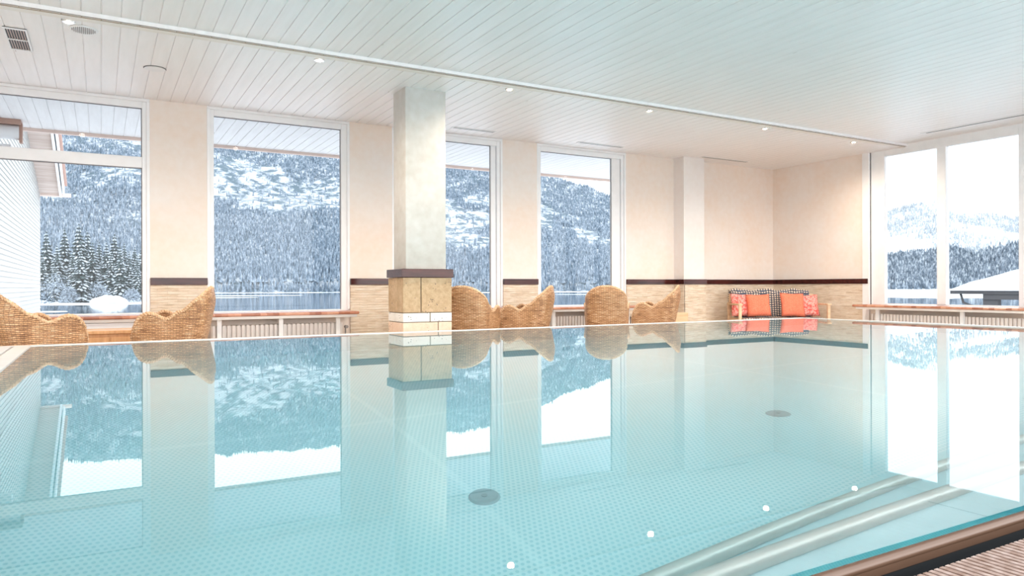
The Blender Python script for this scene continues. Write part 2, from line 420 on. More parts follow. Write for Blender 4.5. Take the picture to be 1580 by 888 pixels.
# ================================================================ pillar
P = thing('pillar', 'square plastered pillar on a travertine block base at the pool edge', 'pillar', (2.705, 6.55, ZD))
P['kind'] = 'structure'
def lbox(bm, x0, x1, y0, y1, z0, z1, mi=0): box(bm, x0 - 2.705, x1 - 2.705, y0 - 6.55, y1 - 6.55, z0 - ZD, z1 - ZD, mi)
bm = NB(); lbox(bm, 2.498, 2.912, 6.39, 6.71, .57, ZC + .012); build('shaft', bm, plaster_pillar, P, bevel=.004)
bm = NB(); lbox(bm, 2.44, 2.97, 6.34, 6.76, .49, .57); build('dado_rail', bm, mahog, P, bevel=.004)
bm = NB(); lbox(bm, 2.462, 2.948, 6.362, 6.738, ZD, .488); build('mortar_core', bm, M_plain('mortar', (.16, .13, .10), .9), P)
rows = [(.159, .488, .36, 0), (.070, .152, .55, 1), (-.045, .063, .72, 2), (-.135, -.052, .4, 1), (-.5, -.142, .55, 0)]
bm = NB(); q = .0045
for z0, z1, sp, mi in rows:
    xm = 2.46 + (2.95 - 2.46) * sp; ym = 6.36 + .38 * sp
    for a, b in ((2.455, xm - q), (xm + q, 2.955)):
        lbox(bm, a, b, 6.352, 6.375, z0, z1, mi); lbox(bm, a, b, 6.725, 6.748, z0, z1, mi)
    for a, b in ((6.376, ym - q), (ym + q, 6.724)):
        lbox(bm, 2.455, 2.475, a, b, z0, z1, mi); lbox(bm, 2.935, 2.955, a, b, z0, z1, mi)
build('stone_blocks', bm, [trav_y, trav_w, trav_p], P, bevel=.003)

# ================================================================ ceiling fittings
emit = G('warm_halogen'); emit.set('Emission Color', (1, .82, .62)); emit.set('Emission Strength', 60.0); emit = emit.m
ring_m = M_plain('chrome_ring', (.8, .78, .74), .2, .7)
DL = [(-.194, 'first from the left'), (1.584, 'second from the left'), (3.405, 'third from the left'), (5.14, 'third from the right'), (6.934, 'second from the right'), (8.62, 'last one, nearest the right window')]
for x, lab in DL:
    t = thing('downlight', 'small warm ceiling spotlight beside the white ceiling strip, ' + lab, 'ceiling light', (x, 6.0, ZC), 0, None)
    bm = NB(); n = 20
    ro = [[bm.verts.new((r_ * math.cos(6.2832 * k / n), r_ * math.sin(6.2832 * k / n), z_)) for k in range(n)] for r_, z_ in ((.044, 0), (.042, -.006), (.030, -.006), (.030, .0)) ]
    for a, b in zip(ro, ro[1:]):
        for k in range(n): bm.faces.new((a[k], a[(k + 1) % n], b[(k + 1) % n], b[k]))
    build('ring', bm, ring_m, t)
    bm = NB(); disc(bm, (0, 0), .016, -.005, .0, 16); build('bulb', bm, emit, t)
    l = bpy.data.lights.new('spot_bulb', 'SPOT'); l.energy = 46; l.color = (1, .85, .70); l.spot_size = R(165); l.spot_blend = .8; l.shadow_soft_size = .03
    lo = bpy.data.objects.new('bulb_light', l); link(lo, t); lo.location = (0, 0, -.02)
# rectangular air vent
t = thing('air_vent', 'rectangular brown louvred vent in the ceiling at far left', 'vent', (-.54, 6.60, ZC))
bm = NB(); box(bm, -.075, .075, -.27, .27, -.004, -.001); build('backing', bm, black, t)
bm = NB()
box(bm, -.075, -.062, -.27, .27, -.012, -.0045); box(bm, .062, .075, -.27, .27, -.012, -.0045); box(bm, -.062, .062, -.27, -.255, -.012, -.0045); box(bm, -.062, .062, .255, .27, -.012, -.0045); box(bm, -.062, .062, -.008, .008, -.012, -.0045)
build('frame', bm, white_paint, t)
bm = NB()
for k in range(7): box(bm, -.052 + k * .0165, -.046 + k * .0165, -.255, -.008, -.010, -.0045); box(bm, -.052 + k * .0165, -.046 + k * .0165, .008, .255, -.010, -.0045)
build('louvres', bm, M_plain('taupe_louvre', (.55, .42, .38), .5), t)
# round speaker
t = thing('ceiling_speaker', 'round white slotted speaker grille in the ceiling next to the strip', 'speaker', (-.105, 6.125, ZC))
bm = NB(); disc(bm, (0, 0), .088, -.008, -.001, 40, 0, .094); build('grille', bm, white_paint, t)
bm = NB()
for k in range(13):
    xx = -.072 + k * .012; h = math.sqrt(max(0, .076 ** 2 - xx * xx)); box(bm, xx - .003, xx + .003, -h, h, -.0105, -.0085)
build('slots', bm, M_plain('slot_shadow_grey', (.30, .27, .26), .6), t)
t = thing('ceiling_hatch', 'small round white inspection cover in the ceiling near the first pier', 'hatch', (.41, 6.92, ZC))
bm = NB(); disc(bm, (0, 0), .085, -.006, -.001, 36, 0, .075); build('cover', bm, white_paint, t)
bm = NB(); disc(bm, (0, .0), .09, -.0015, -.0005, 36); build('gap', bm, black, t)
for k, (xa, ya, ln, lab) in enumerate([(3.90, 7.74, .58, 'above the third window behind the pillar'), (5.80, 7.745, .75, 'above the fourth window'), (8.10, 7.745, .95, 'near the corner over the bench')]):
    t = thing('slot_diffuser', 'narrow white slot air outlet in the ceiling ' + lab, 'vent', (xa, ya, ZC))
    bm = NB(); box(bm, -ln / 2, ln / 2, -.035, .035, -.006, -.001); build('frame', bm, white_paint, t)
    bm = NB(); box(bm, -ln / 2 + .02, ln / 2 - .02, -.02, -.012, -.0075, -.0062); box(bm, -ln / 2 + .02, ln / 2 - .02, .012, .02, -.0075, -.0062); build('slot', bm, black, t)
for k, (xa, ya, ln) in enumerate([(9.05, 4.6, 1.5)]):
    t = thing('slot_diffuser', 'narrow white slot air outlet in the ceiling along the right window', 'vent', (xa, ya, ZC + .035))
    bm = NB(); box(bm, -.035, .035, -ln / 2, ln / 2, -.006, -.001); build('frame', bm, white_paint, t)
    bm = NB()
    box(bm, -.012, .012, -ln / 2 + .06, ln / 2 - .06, -.0075, -.0062)
    build('slot', bm, M_plain('slot_dark', (.05, .05, .05), .6), t)

# ================================================================ radiators
rad_m = M_plain('cream_enamel_radiator', (.80, .74, .70), .35)
def radiator(label, cx, cy, L, rotz):
    t = thing('radiator', label, 'radiator', (cx, cy, ZD + .04), rotz, 'radiators under the window sills')
    n = int(L / .046); bm = NB()
    for k in range(n):
        xx = -L / 2 + (k + .5) * L / n; box(bm, xx - .0165, xx + .0165, -.045, .045, .03, .47)
    build('fins', bm, rad_m, t, bevel=.006)
    bm = NB(); box(bm, -L / 2, L / 2, -.02, .02, .0, .46); build('core', bm, rad_m, t)
    bm = NB()
    for s in (-.9, 0, .9): box(bm, s * L / 2 - .022, s * L / 2 + .022, -.085, -.055, -.04, .575)
    box(bm, -L / 2 - .03, L / 2 + .03, -.085, -.055, .545, .575)
    build('bracket_frame', bm, white_paint, t)
    bm = NB(); disc(bm, (0, 0), .018, 0, .05, 12); bmesh.ops.rotate(bm, verts=bm.verts, matrix=Matrix.Rotation(R(90), 3, 'X')); bmesh.ops.translate(bm, verts=bm.verts, vec=(L / 2 + .04, 0, .42))
    tube(bm, [(L / 2 + .04, 0, .42), (L / 2 + .04, 0, -.04)], .008, 8); build('valve', bm, M_plain('grey_valve', (.35, .33, .32), .4, .5), t)
    return t
radiator('cream finned radiator under the wide second window', 1.66, 7.93, 1.36, 0)
radiator('cream finned radiator under the third window behind the pillar', 3.74, 7.93, 1.36, 0)
radiator('cream finned radiator under the fourth window between wicker chairs', 5.72, 7.93, 1.36, 0)
radiator('long cream finned radiator under the right hand window', 9.38, 5.0, 2.5, R(-90))
bm = NB(); box(bm, -2.5, .40, 7.76, 7.78, -.40, .07)
tag(build('panel_board', bm, white_paint, bevel=.003), 'white panel under the leftmost window sill', 'panel')

# ================================================================ wicker chairs
def wicker():
    g = G('honey_wicker', rough=.42); t = g.n('TexCoord'); uv = g.sep(t.outputs['UV'])
    U = g.math('MULTIPLY', uv[0], 1 / .026); V = g.math('ADD', g.math('MULTIPLY', uv[1], 1 / .0135), g.math('MULTIPLY', g.noise(g.coord(), 11, 2), 1.6))
    ku = g.math('FLOOR', U); kv = g.math('FLOOR', V)
    par = g.math('MODULO', g.math('ADD', ku, kv), 2.0)
    fu = g.math('SUBTRACT', g.math('FRACT', U), .5); fv = g.math('SUBTRACT', g.math('FRACT', V), .5)
    hu = g.math('SUBTRACT', 1.0, g.math('MULTIPLY', g.math('MULTIPLY', fu, fu), 3.0))
    hv = g.math('SUBTRACT', 1.0, g.math('MULTIPLY', g.math('MULTIPLY', fv, fv), 3.6))
    over = g.math('MULTIPLY', hv, g.math('ADD', .72, g.math('MULTIPLY', g.math('COSINE', g.math('MULTIPLY', fu, 5.4)), .28)))
    und = g.math('MULTIPLY', hv, g.math('ADD', .55, g.math('MULTIPLY', g.math('MULTIPLY', fu, fu), 1.3)))
    h = g.n('Mix', data_type='FLOAT'); g.l(par, h.inputs[0]); g.l(und, h.inputs[2]); g.l(over, h.inputs[3]); H = h.outputs[0]
    cmb = g.n('CombineXYZ'); g.l(g.math('MULTIPLY', ku, .35), cmb.inputs[0]); g.l(kv, cmb.inputs[1])
    n1 = g.noise(cmb.outputs[0], .8, 2); n2 = g.noise(g.coord(), 7, 4)
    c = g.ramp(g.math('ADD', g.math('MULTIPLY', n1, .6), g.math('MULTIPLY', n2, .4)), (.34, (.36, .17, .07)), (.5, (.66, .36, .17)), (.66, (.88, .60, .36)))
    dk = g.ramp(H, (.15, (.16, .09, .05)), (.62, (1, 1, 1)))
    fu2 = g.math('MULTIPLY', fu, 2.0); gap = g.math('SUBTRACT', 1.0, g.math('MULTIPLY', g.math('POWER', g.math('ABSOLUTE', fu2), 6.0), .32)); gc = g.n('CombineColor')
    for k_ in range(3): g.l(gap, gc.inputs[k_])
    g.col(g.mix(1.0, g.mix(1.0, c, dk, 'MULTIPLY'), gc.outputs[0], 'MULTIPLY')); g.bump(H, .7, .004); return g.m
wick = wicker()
def braid_mat():
    g = G('braided_rattan', rough=.4); n = g.noise(g.coord((60, 60, 60)), 1, 3); g.col(g.ramp(n, (.3, (.50, .27, .13)), (.7, (.84, .58, .36)))); return g.m
braid = braid_mat()
def chair_surface(s):
    """s in -1..1 around the shell from one arm tip over the back to the other; returns plan point, top height, backness"""
    a = abs(s); sg = 1 if s > 0 else -1
    # plan curve: back arc then arm (local: front is -y)
    if a < .46:
        th = min(R(90), a / .46 * R(90)); x = .255 * math.sin(th) ** .78; y = .03 + .20 * max(0, math.cos(th)) ** .52
    else:
        k = (a - .46) / .54; x0 = .255; y0 = .03
        x = x0 + .035 * math.sin(k * 2.2); y = y0 - .42 * k
        if k > .8: x -= .05 * ((k - .8) / .2) ** 2
    # top profile
    def ss(e0, e1, v):
        v = min(1, max(0, (v - e0) / (e1 - e0))); return v * v * (3 - 2 * v)
    sx_ = math.sin(min(1.0, a / .46) * R(90)) ** .78
    top = .895 - .19 * (1 - math.sqrt(max(0, 1 - (.985 * sx_) ** 2)))
    top = top + (.640 - top) * ss(.34, .60, a)
    top += .050 * math.sin(math.pi * ss(.56, .98, a)) if a > .56 else 0
    if a > .86: top -= .30 * (1 - math.sqrt(max(0, 1 - ((a - .86) / .14) ** 2)))
    back = 1 - ss(.18, .62, a)
    return x * sg, y, top, back
def shell_point(s, z, off=0):
    x, y, top, back = chair_surface(s)
    zz = z
    lean = max(0, zz - .38) / .5
    y2 = y + back * ((.125 * lean) - .045 * (max(0, (zz / top - .86) / .14)) ** 1.8) - .02
    fl = 1 + .10 * lean * back - .14 * (1 - min(1, zz / .55)) - .07 * math.exp(-((zz - .5) / .13) ** 2) * (1 - back)*0
    x2 = x * fl; y2 = y2 * (1 - .12 * (1 - min(1, zz / .5)))
    v = Vector((x2, y2, zz))
    if off:
        n = Vector((x2, y2 - .02, 0)).normalized(); v -= n * off
    return v
def make_chair():
    t = thing('wicker_armchair', 'x', 'armchair')
    NS, NV = 100, 26; ss_ = [-1 + 2 * i / NS for i in range(NS + 1)]
    def grid(off, flip):
        bm_v = []
        for s in ss_:
            top = chair_surface(s)[2]; bm_v.append([shell_point(s, .10 + (top - .10) * j / NV, off) for j in range(NV + 1)])
        return bm_v
    bm = NB(); uvl = bm.loops.layers.uv.new('UVMap')
    # arc length for uv
    arc = [0.0]
    for a, b in zip(ss_, ss_[1:]): arc.append(arc[-1] + (shell_point(a, .5) - shell_point(b, .5)).length)
    O = grid(0, 0); I = grid(.022, 1)
    VO = [[bm.verts.new(p) for p in r] for r in O]; VI = [[bm.verts.new(p) for p in r] for r in I]
    def face(vs, uvs):
        f = bm.faces.new(vs); f.smooth = True
        for lp, uv in zip(f.loops, uvs): lp[uvl].uv = uv
    for i in range(NS):
        for j in range(NV):
            q = [(i, j), (i + 1, j), (i + 1, j + 1), (i, j + 1)]
            face([VO[a][b] for a, b in q], [(arc[a], O[a][b].z) for a, b in q])
            q = q[::-1]; face([VI[a][b] for a, b in q], [(arc[a], I[a][b].z) for a, b in q])
        face([VO[i][NV], VO[i + 1][NV], VI[i + 1][NV], VI[i][NV]], [(arc[i], 0), (arc[i + 1], 0), (arc[i + 1], .02), (arc[i], .02)])
        face([VO[i + 1][0], VO[i][0], VI[i][0], VI[i + 1][0]], [(arc[i], 0), (arc[i + 1], 0), (arc[i + 1], .02), (arc[i], .02)])
    for i, fl in ((0, 1), (NS, 0)):
        for j in range(NV):
            vs = [VO[i][j], VO[i][j + 1], VI[i][j + 1], VI[i][j]]
            face(vs if fl else vs[::-1], [(0, 0), (.0, .02), (.02, .02), (.02, 0)])
    build('woven_shell', bm, wick, t)
    # braided rim in two twisted strands
    path = []
    for j in range(0, 10): path.append(shell_point(-1, .10 + (chair_surface(-1)[2] - .10) * j / 10, .011))
    for s in ss_: path.append(shell_point(s, chair_surface(s)[2] + .004, .011))
    for j in range(9, -1, -1): path.append(shell_point(1, .10 + (chair_surface(1)[2] - .10) * j / 10, .011))
    # resample
    L = [0]
    for a, b in zip(path, path[1:]): L.append(L[-1] + (b - a).length)
    tot = L[-1]; n = 300; rs = []; k = 0
    for i in range(n + 1):
        d = tot * i / n
        while k < len(L) - 2 and L[k + 1] < d: k += 1
        u = (d - L[k]) / max(1e-6, L[k + 1] - L[k]); rs.append(path[k].lerp(path[k + 1], min(1, u)))
    bm = NB()
    for ph in (0, math.pi):
        pts = []
        for i, p in enumerate(rs):
            tg = (rs[min(n, i + 1)] - rs[max(0, i - 1)]).normalized(); u = tg.cross(Vector((.3, .9, .31))).normalized(); v = tg.cross(u)
            a = tot * i / n / .045 * 6.2832 / 1 + ph; pts.append(p + (u * math.cos(a) + v * math.sin(a)) * .0085)
        tube(bm, pts, .0110, 6)
    build('braided_rim', bm, braid, t)
    # seat
    bm = NB(); uvl = bm.loops.layers.uv.new('UVMap'); ring = []
    for s in ss_: ring.append(shell_point(s, .40, .02))
    rf = [bm.verts.new((p.x, p.y, .40)) for p in ring]; rb = [bm.verts.new((p.x, p.y, .36)) for p in ring]
    f = bm.faces.new(rf); g_ = bm.faces.new(rb[::-1])
    for i in range(len(rf)): bm.faces.new((rf[i], rb[i], rb[(i + 1) % len(rf)], rf[(i + 1) % len(rf)]))
    for f in bm.faces:
        for lp in f.loops: lp[uvl].uv = (lp.vert.co.x, lp.vert.co.y)
    bmesh.ops.recalc_face_normals(bm, faces=bm.faces)
    build('seat', bm, wick, t)
    for sx in (-1, 1):
        for sy in (-1, 1):
            bm = NB(); px, py = sx * .20, (-.26 if sy < 0 else .19)
            tube(bm, [(px, py, .14), (px * 1.02, py, .0)], [.02, .017], 8); build('leg', bm, braid, t)
    return t
chair0 = make_chair()
def face_dir(deg): return math.pi - R(deg)     # local front -y turned to bearing deg clockwise from +Y
CH = [(-.50, 6.43, 64, 'honey wicker armchair at far left cut by the photo edge, facing right', (.90, .90)),
      (.59, 6.65, -73, 'honey wicker armchair left of the pillar facing left toward the other', (.90, .84)),
      (3.30, 6.68, 42, 'wicker armchair beside the stone pillar seen from behind', (.90, .96)),
      (4.11, 6.77, -43, 'wicker armchair under the third pier facing left in side view', (.90, .80)),
      (5.04, 6.64, 38, 'wicker armchair seen straight from behind showing its oval back', (.90, .96)),
      (6.01, 6.83, -41, 'rightmost wicker armchair near the pilaster, facing left in side view', (.88, .80))]
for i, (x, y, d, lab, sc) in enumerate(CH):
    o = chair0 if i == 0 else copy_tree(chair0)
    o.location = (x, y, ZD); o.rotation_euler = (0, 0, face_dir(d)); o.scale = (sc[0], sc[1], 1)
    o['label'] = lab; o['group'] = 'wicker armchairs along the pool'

# ================================================================ wooden chest and box
t = thing('wooden_chest', 'low honey pine chest between the two left wicker chairs', 'chest', (.07, 7.35, ZD))
bm = NB(); box(bm, -.30, .30, -.18, .18, .0, .50); build('body', bm, pine, t, bevel=.005)
bm = NB(); box(bm, -.32, .32, -.20, .20, .50, .53); build('lid', bm, pine, t, bevel=.005)
for k in range(2):
    xx = -.285 + k * .29; bm = NB(); y0, y1 = -.190, -.18
    box(bm, xx, xx + .28, y0, y1, .03, .08); box(bm, xx, xx + .28, y0, y1, .42, .47); box(bm, xx, xx + .05, y0, y1, .08, .42); box(bm, xx + .23, xx + .28, y0, y1, .08, .42)
    build('panel_frame', bm, pine, t, bevel=.003)
t = thing('wooden_box', 'pale wooden box with raised back board beside the rightmost chair', 'box', (7.02, 7.72, ZD))
bm = NB(); box(bm, -.12, .16, -.15, .10, 0, .53); build('body', bm, lightwood, t, bevel=.004)
bm = NB(); box(bm, -.02, .16, .10, .12, 0, .70); build('back_board', bm, lightwood, t, bevel=.003)

# ================================================================ corner bench
BA = R(-30)
t = thing('wooden_bench', 'light wooden bench with armrests standing across the far corner', 'bench', (8.80, 7.515, ZD), BA)
W2 = .635
for sx in (-1, 1):
    for yy, h in ((-.55, .62), (-.02, .66)):
        bm = NB(); box(bm, sx * W2 - .02, sx * W2 + .02, yy - .02, yy + .02, 0, h); build('leg', bm, lightwood, t, bevel=.004)
    bm = NB(); box(bm, sx * W2 - .03, sx * W2 + .03, -.59, .0, .62, .645); build('armrest', bm, lightwood, t, bevel=.005)
bm = NB(); box(bm, -W2, W2, -.57, .0, .38, .42); build('seat', bm, lightwood, t, bevel=.004)
bm = NB(); box(bm, -W2, W2, -.03, .0, .50, .78); build('backrest', bm, lightwood, t, bevel=.004)
def weave_blanket():
    g = G('woven_black_and_straw_blanket', rough=.9); t_ = g.n('TexCoord'); uv = g.sep(t_.outputs['UV'])
    def stripes(o, sc, th, w): 
        n = g.noise(g.coord((1, 1, 1)), 25, 2); return g.math('GREATER_THAN', g.math('FRACT', g.math('ADD', g.math('MULTIPLY', o, sc), g.math('MULTIPLY', n, .25))), th)
    a = stripes(uv[0], 26, .62, 1); b = stripes(uv[1], 30, .62, 1)
    wide = g.math('LESS_THAN', g.math('ABSOLUTE', g.math('SUBTRACT', g.math('FRACT', g.math('MULTIPLY', uv[0], 3.1)), .5)), .17)
    c = g.mix(g.math('MAXIMUM', a, b), (.74, .62, .50), (.05, .06, .09)); chk = g.math('MULTIPLY', g.math('GREATER_THAN', g.math('FRACT', g.math('MULTIPLY', uv[0], 13)), .5), g.math('LESS_THAN', g.math('ABSOLUTE', g.math('SUBTRACT', uv[1], .96)), .055))
    c = g.mix(chk, c, (.035, .04, .07)); c = g.mix(g.math('MULTIPLY', wide, g.math('GREATER_THAN', g.math('FRACT', g.math('MULTIPLY', uv[1], 22)), .6)), c, (.08, .10, .15))
    g.col(c); return g.m
bl_m = weave_blanket()
M0 = Matrix.Translation((8.80, 7.515, ZD)) @ Matrix.Rotation(BA, 4, 'Z')
bm = NB(); uvl = bm.loops.layers.uv.new('UVMap')
prof = [(.012, .56), (.018, .80), (.010, .838), (-.03, .842), (-.05, .80), (-.075, .60), (-.09, .45), (-.13, .435), (-.30, .432), (-.50, .432), (-.585, .432), (-.592, .40), (-.592, .36)]
NX = 48; g0 = []
for i in range(NX + 1):
    x = -W2 + .045 + (2 * W2 - .12) * i / NX; row = []; s = 0
    for j, (yy, zz) in enumerate(prof):
        if j: s += math.hypot(yy - prof[j - 1][0], zz - prof[j - 1][1])
        xx = x
        if j <= 5 : xx = x * 1.0 - (.05 if x < 0 else 0) * (1 if j < 4 else .5) * abs(x) / W2
        wob = .006 * math.sin(i * .9 + j * 1.7) + (.014 * math.sin(i * .37) if j in (2, 3) else 0)
        row.append((bm.verts.new((xx, yy - abs(wob) * .4, zz + wob)), (i / NX, s)))
    g0.append(row)
for i in range(NX):
    for j in range(len(prof) - 1):
        q = [g0[i][j], g0[i][j + 1], g0[i + 1][j + 1], g0[i + 1][j]]; f = bm.faces.new([a[0] for a in q]); f.smooth = True
        for lp, a in zip(f.loops, q): lp[uvl].uv = (a[1][0] * 1.2, 1 - a[1][1] + .2)
bl = build('blanket', bm, bl_m); bl.matrix_world = M0
md = bl.modifiers.new('thick', 'SOLIDIFY'); md.thickness = .006; md.offset = 1
tag(bl, 'black and straw coloured woven blanket draped over the corner bench', 'blanket')
coral = G('coral_linen', rough=.85); n_ = coral.noise(coral.coord((90, 90, 90)), 1, 3); coral.col(coral.ramp(n_, (.3, (.80, .17, .09)), (.7, (.92, .27, .16)))); coral = coral.m
coralp = G('coral_floral_print', rough=.85); n_ = coralp.noise(coralp.coord((30, 30, 30)), 1, 4, .6); coralp.col(coralp.ramp(n_, (.44, (.80, .12, .10)), (.52, (.92, .55, .48)), (.6, (.82, .16, .12)))); coralp = coralp.m
def cushion(label, lx, ly, lz, size, mat, tilt, yawd=0, rl=0):
    bm = NB(); n = 14; T_ = .055
    for sgn in (1, -1):
        gv = []
        for i in range(n + 1):
            for_j = []
            for j in range(n + 1):
                u, v = -1 + 2 * i / n, -1 + 2 * j / n
                e = (1 - u ** 4) * (1 - v ** 4); pin = 1 - .07 * (1 - abs(u * v))*(1 - .0) * (abs(u) ** 6 + abs(v) ** 6) / 1.0
                for_j.append(bm.verts.new((u * size / 2 * (pin), sgn * T_ * math.sqrt(max(0, e)) * .95, v * size / 2 * pin)))
            gv.append(for_j)
        for i in range(n):
            for j in range(n):
                vs = [gv[i][j], gv[i + 1][j], gv[i + 1][j + 1], gv[i][j + 1]]; f = bm.faces.new(vs if sgn < 0 else vs[::-1]); f.smooth = True
    bmesh.ops.remove_doubles(bm, verts=bm.verts, dist=.0005)
    o = build('cushion', bm, mat)
    o.matrix_world = M0 @ Matrix.Translation((lx, ly, lz)) @ Matrix.Rotation(R(yawd), 4, 'Z') @ Matrix.Rotation(R(tilt), 4, 'X') @ Matrix.Rotation(R(rl), 4, 'Y')
    tag(o, label, 'cushion', 'coral cushions on the bench'); return o
cushion('coral patterned cushion at the left end of the bench', -.50, -.215, .615, .35, coralp, -16, 8, 3)
cushion('plain coral cushion on the left half of the bench', -.29, -.31, .615, .34, coral, -18, -6, -2)
cushion('plain coral cushion on the right half of the bench', .22, -.285, .62, .36, coral, -16, 4, 2)
cushion('coral patterned cushion at the right end of the bench', .47, -.20, .605, .33, coralp, -14, -5, -3)

# ================================================================ outside: roof overhang and wing
bm = boards(-3.5, 10.2, YW + .25, 10.25, ZC + .01, .03)
soffit_m = M_wood('weathered_white_soffit', (.72, .68, .67), (.80, .77, .76), 1)
struct('roof_soffit', bm, soffit_m)
fascia_m = M_plain('weathered_pink_fascia', (.78, .62, .55), .7)
bm = NB(); box(bm, -3.5, 10.2, 10.25, 10.30, ZC - .03, ZC + .20); struct('roof_fascia', bm, fascia_m, bevel=.006)
# side wing: white lap siding with a rake overhang falling away to the lake
def siding_m():
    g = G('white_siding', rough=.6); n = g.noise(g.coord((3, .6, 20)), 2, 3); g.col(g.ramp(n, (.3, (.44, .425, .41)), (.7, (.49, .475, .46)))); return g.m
sid = siding_m()
WX, WYa, WYb = -1.6, 12.5, 26.3
def rz(y): return 3.30 + (WYb - y) * .25
wing = thing('wing_building', 'white boarded side wing of the building left of the lake view', 'building', (WX, WYb, -6.0))
bm = NB(); z = -2.0
while z < 6.6:     # overlapping boards, lower edge proud
    y0 = WYa; y1 = min(WYb, WYb - (z + .10 - 3.30) / .25) if z > 3.2 else WYb
    if y1 > y0:
        vs = [(0, y0, z), (0, y1, z), (-.016, y1, z + .105), (-.016, y0, z + .105)]
        v = [bm.verts.new((p[0], p[1] - WYb, p[2] + 6)) for p in vs]; bm.faces.new(v)
        v = [bm.verts.new((p[0], p[1] - WYb, p[2] + 6)) for p in [(-.018, y0, z), (-.018, y1, z), (0, y1, z), (0, y0, z)]]; bm.faces.new(v)
    z += .105
build('siding', bm, sid, wing)
bm = NB(); v0 = [(-.02, WYa, -6), (-.02, WYb, -6), (-.02, WYb, 3.3), (-.02, WYa, rz(WYa))]
a = [bm.verts.new((p[0], p[1] - WYb, p[2] + 6)) for p in v0]; b = [bm.verts.new((p[0] - 6, p[1] - WYb, p[2] + 6)) for p in v0]
bm.faces.new(a); bm.faces.new(b[::-1])
for i in range(4): bm.faces.new((a[i], b[i], b[(i + 1) % 4], a[(i + 1) % 4]))
bmesh.ops.recalc_face_normals(bm, faces=bm.faces); build('wall_core', bm, sid, wing)
def rake(bm, x0, x1, dz0, dz1, ya=WYa, yb=WYb, mi=0):
    v = []
    for y in (ya, yb):
        for x, dz in ((x0, dz0), (x1, dz0), (x1, dz1), (x0, dz1)): v.append(bm.verts.new((x - WX, y - WYb, rz(y) + dz + 6)))
    for q in ((0, 1, 2, 3), (7, 6, 5, 4), (0, 4, 5, 1), (1, 5, 6, 2), (2, 6, 7, 3), (3, 7, 4, 0)): bm.faces.new([v[i] for i in q]).material_index = mi
sb = G('brown_soffit_boards', rough=.7); n_ = sb.noise(sb.coord((1, 9, 1)), 1.2, 4); sb.col(sb.ramp(n_, (.3, (.50, .38, .32)), (.7, (.66, .54, .48)))); sb = sb.m
bm = NB(); rake(bm, WX - .02, -1.10, 0, .04); build('soffit', bm, sb, wing)
bm = NB(); rake(bm, -1.10, -1.04, -.10, .22); rake(bm, -1.01, -.97, -.04, .25); build('barge_board', bm, white_paint, wing)
bm = NB(); rake(bm, -6, -.90, .26, .34); build('roof_covering', bm, M_plain('copper_brown_roof', (.50, .30, .24), .6), wing)
bm = NB(); rake(bm, -6, -.95, .34, .70, WYa, WYb - .1); build('roof_snow', bm, snow, wing)
bm = NB(); tube(bm, [(-.6 + .0, .06, 9.28), (.80, .06, 9.28)], .06, 12); build('eave_gutter', bm, fascia_m, wing)
# rounded gutter with bracket at the end of our own eave
t = thing('roof_gutter', 'white half round gutter end with brown bracket under the eave, top left', 'gutter', (-.90, 9.9, 2.17))
bm = NB(); tube(bm, [(-.9, 0, 0), (.10, 0, 0)], .085, 20); build('pipe', bm, white_paint, t)
bm = NB(); tube(bm, [(-.30, .0, -.20), (.02, 0, -.20)], .06, 16); tube(bm, [(-.30, .0, -.20), (-.30, 0, -.02)], .05, 12); build('outlet', bm, white_paint, t)
bm = NB(); box(bm, .10, .13, -.05, .05, -.12, .10); box(bm, -.9, .12, -.11, .11, .075, .13); build('bracket', bm, M_plain('brown_bracket', (.45, .28, .22), .6), t)

# ================================================================ outside: snow ground, lake, mountains
LZ = -9.6
bm = NB(); n = 64
ctr = bm.verts.new((3, 3, -3.4)); pr = None; rings = []
for rr, zz in ((14, -3.6), (30, -6.5), (48, -9.5), (60, -10.2)):
    rings.append([bm.verts.new((3 + rr * math.cos(6.2832 * k / n), 3 + rr * math.sin(6.2832 * k / n), zz + noise.noise(Vector((rr * math.cos(6.2832 * k / n), rr * math.sin(6.2832 * k / n), 0)) * .1) * .4)) for k in range(n)])
for k in range(n): bm.faces.new((ctr, rings[0][k], rings[0][(k + 1) % n]))
for a, b in zip(rings, rings[1:]):
    for k in range(n): bm.faces.new((a[k], b[k], b[(k + 1) % n], a[(k + 1) % n]))
struct('snow_ground', bm, snow, smooth=True)
def lake_mat():
    g = G('cold_lake_water', col=(.07, .10, .14), rough=.04); n = g.noise(g.coord((.05, .6, 1)), 1.0, 3)
    g.bump(n, .12, .15); return g.m
bm = NB(); box(bm, -2600, 3600, -2600, 3600, LZ - 2, LZ); struct('lake', bm, lake_mat())
def pol(beta, r): return r * math.sin(R(beta)), r * math.cos(R(beta))
def px_beta(x): return math.degrees(YAW + math.atan((x - 790) / F_PX))
def interp(x, tab):
    for (a, va), (b, vb) in zip(tab, tab[1:]):
        if x <= b: 
            u = max(0, min(1, (x - a) / (b - a))); return va + (vb - va) * u
    return tab[-1][1]
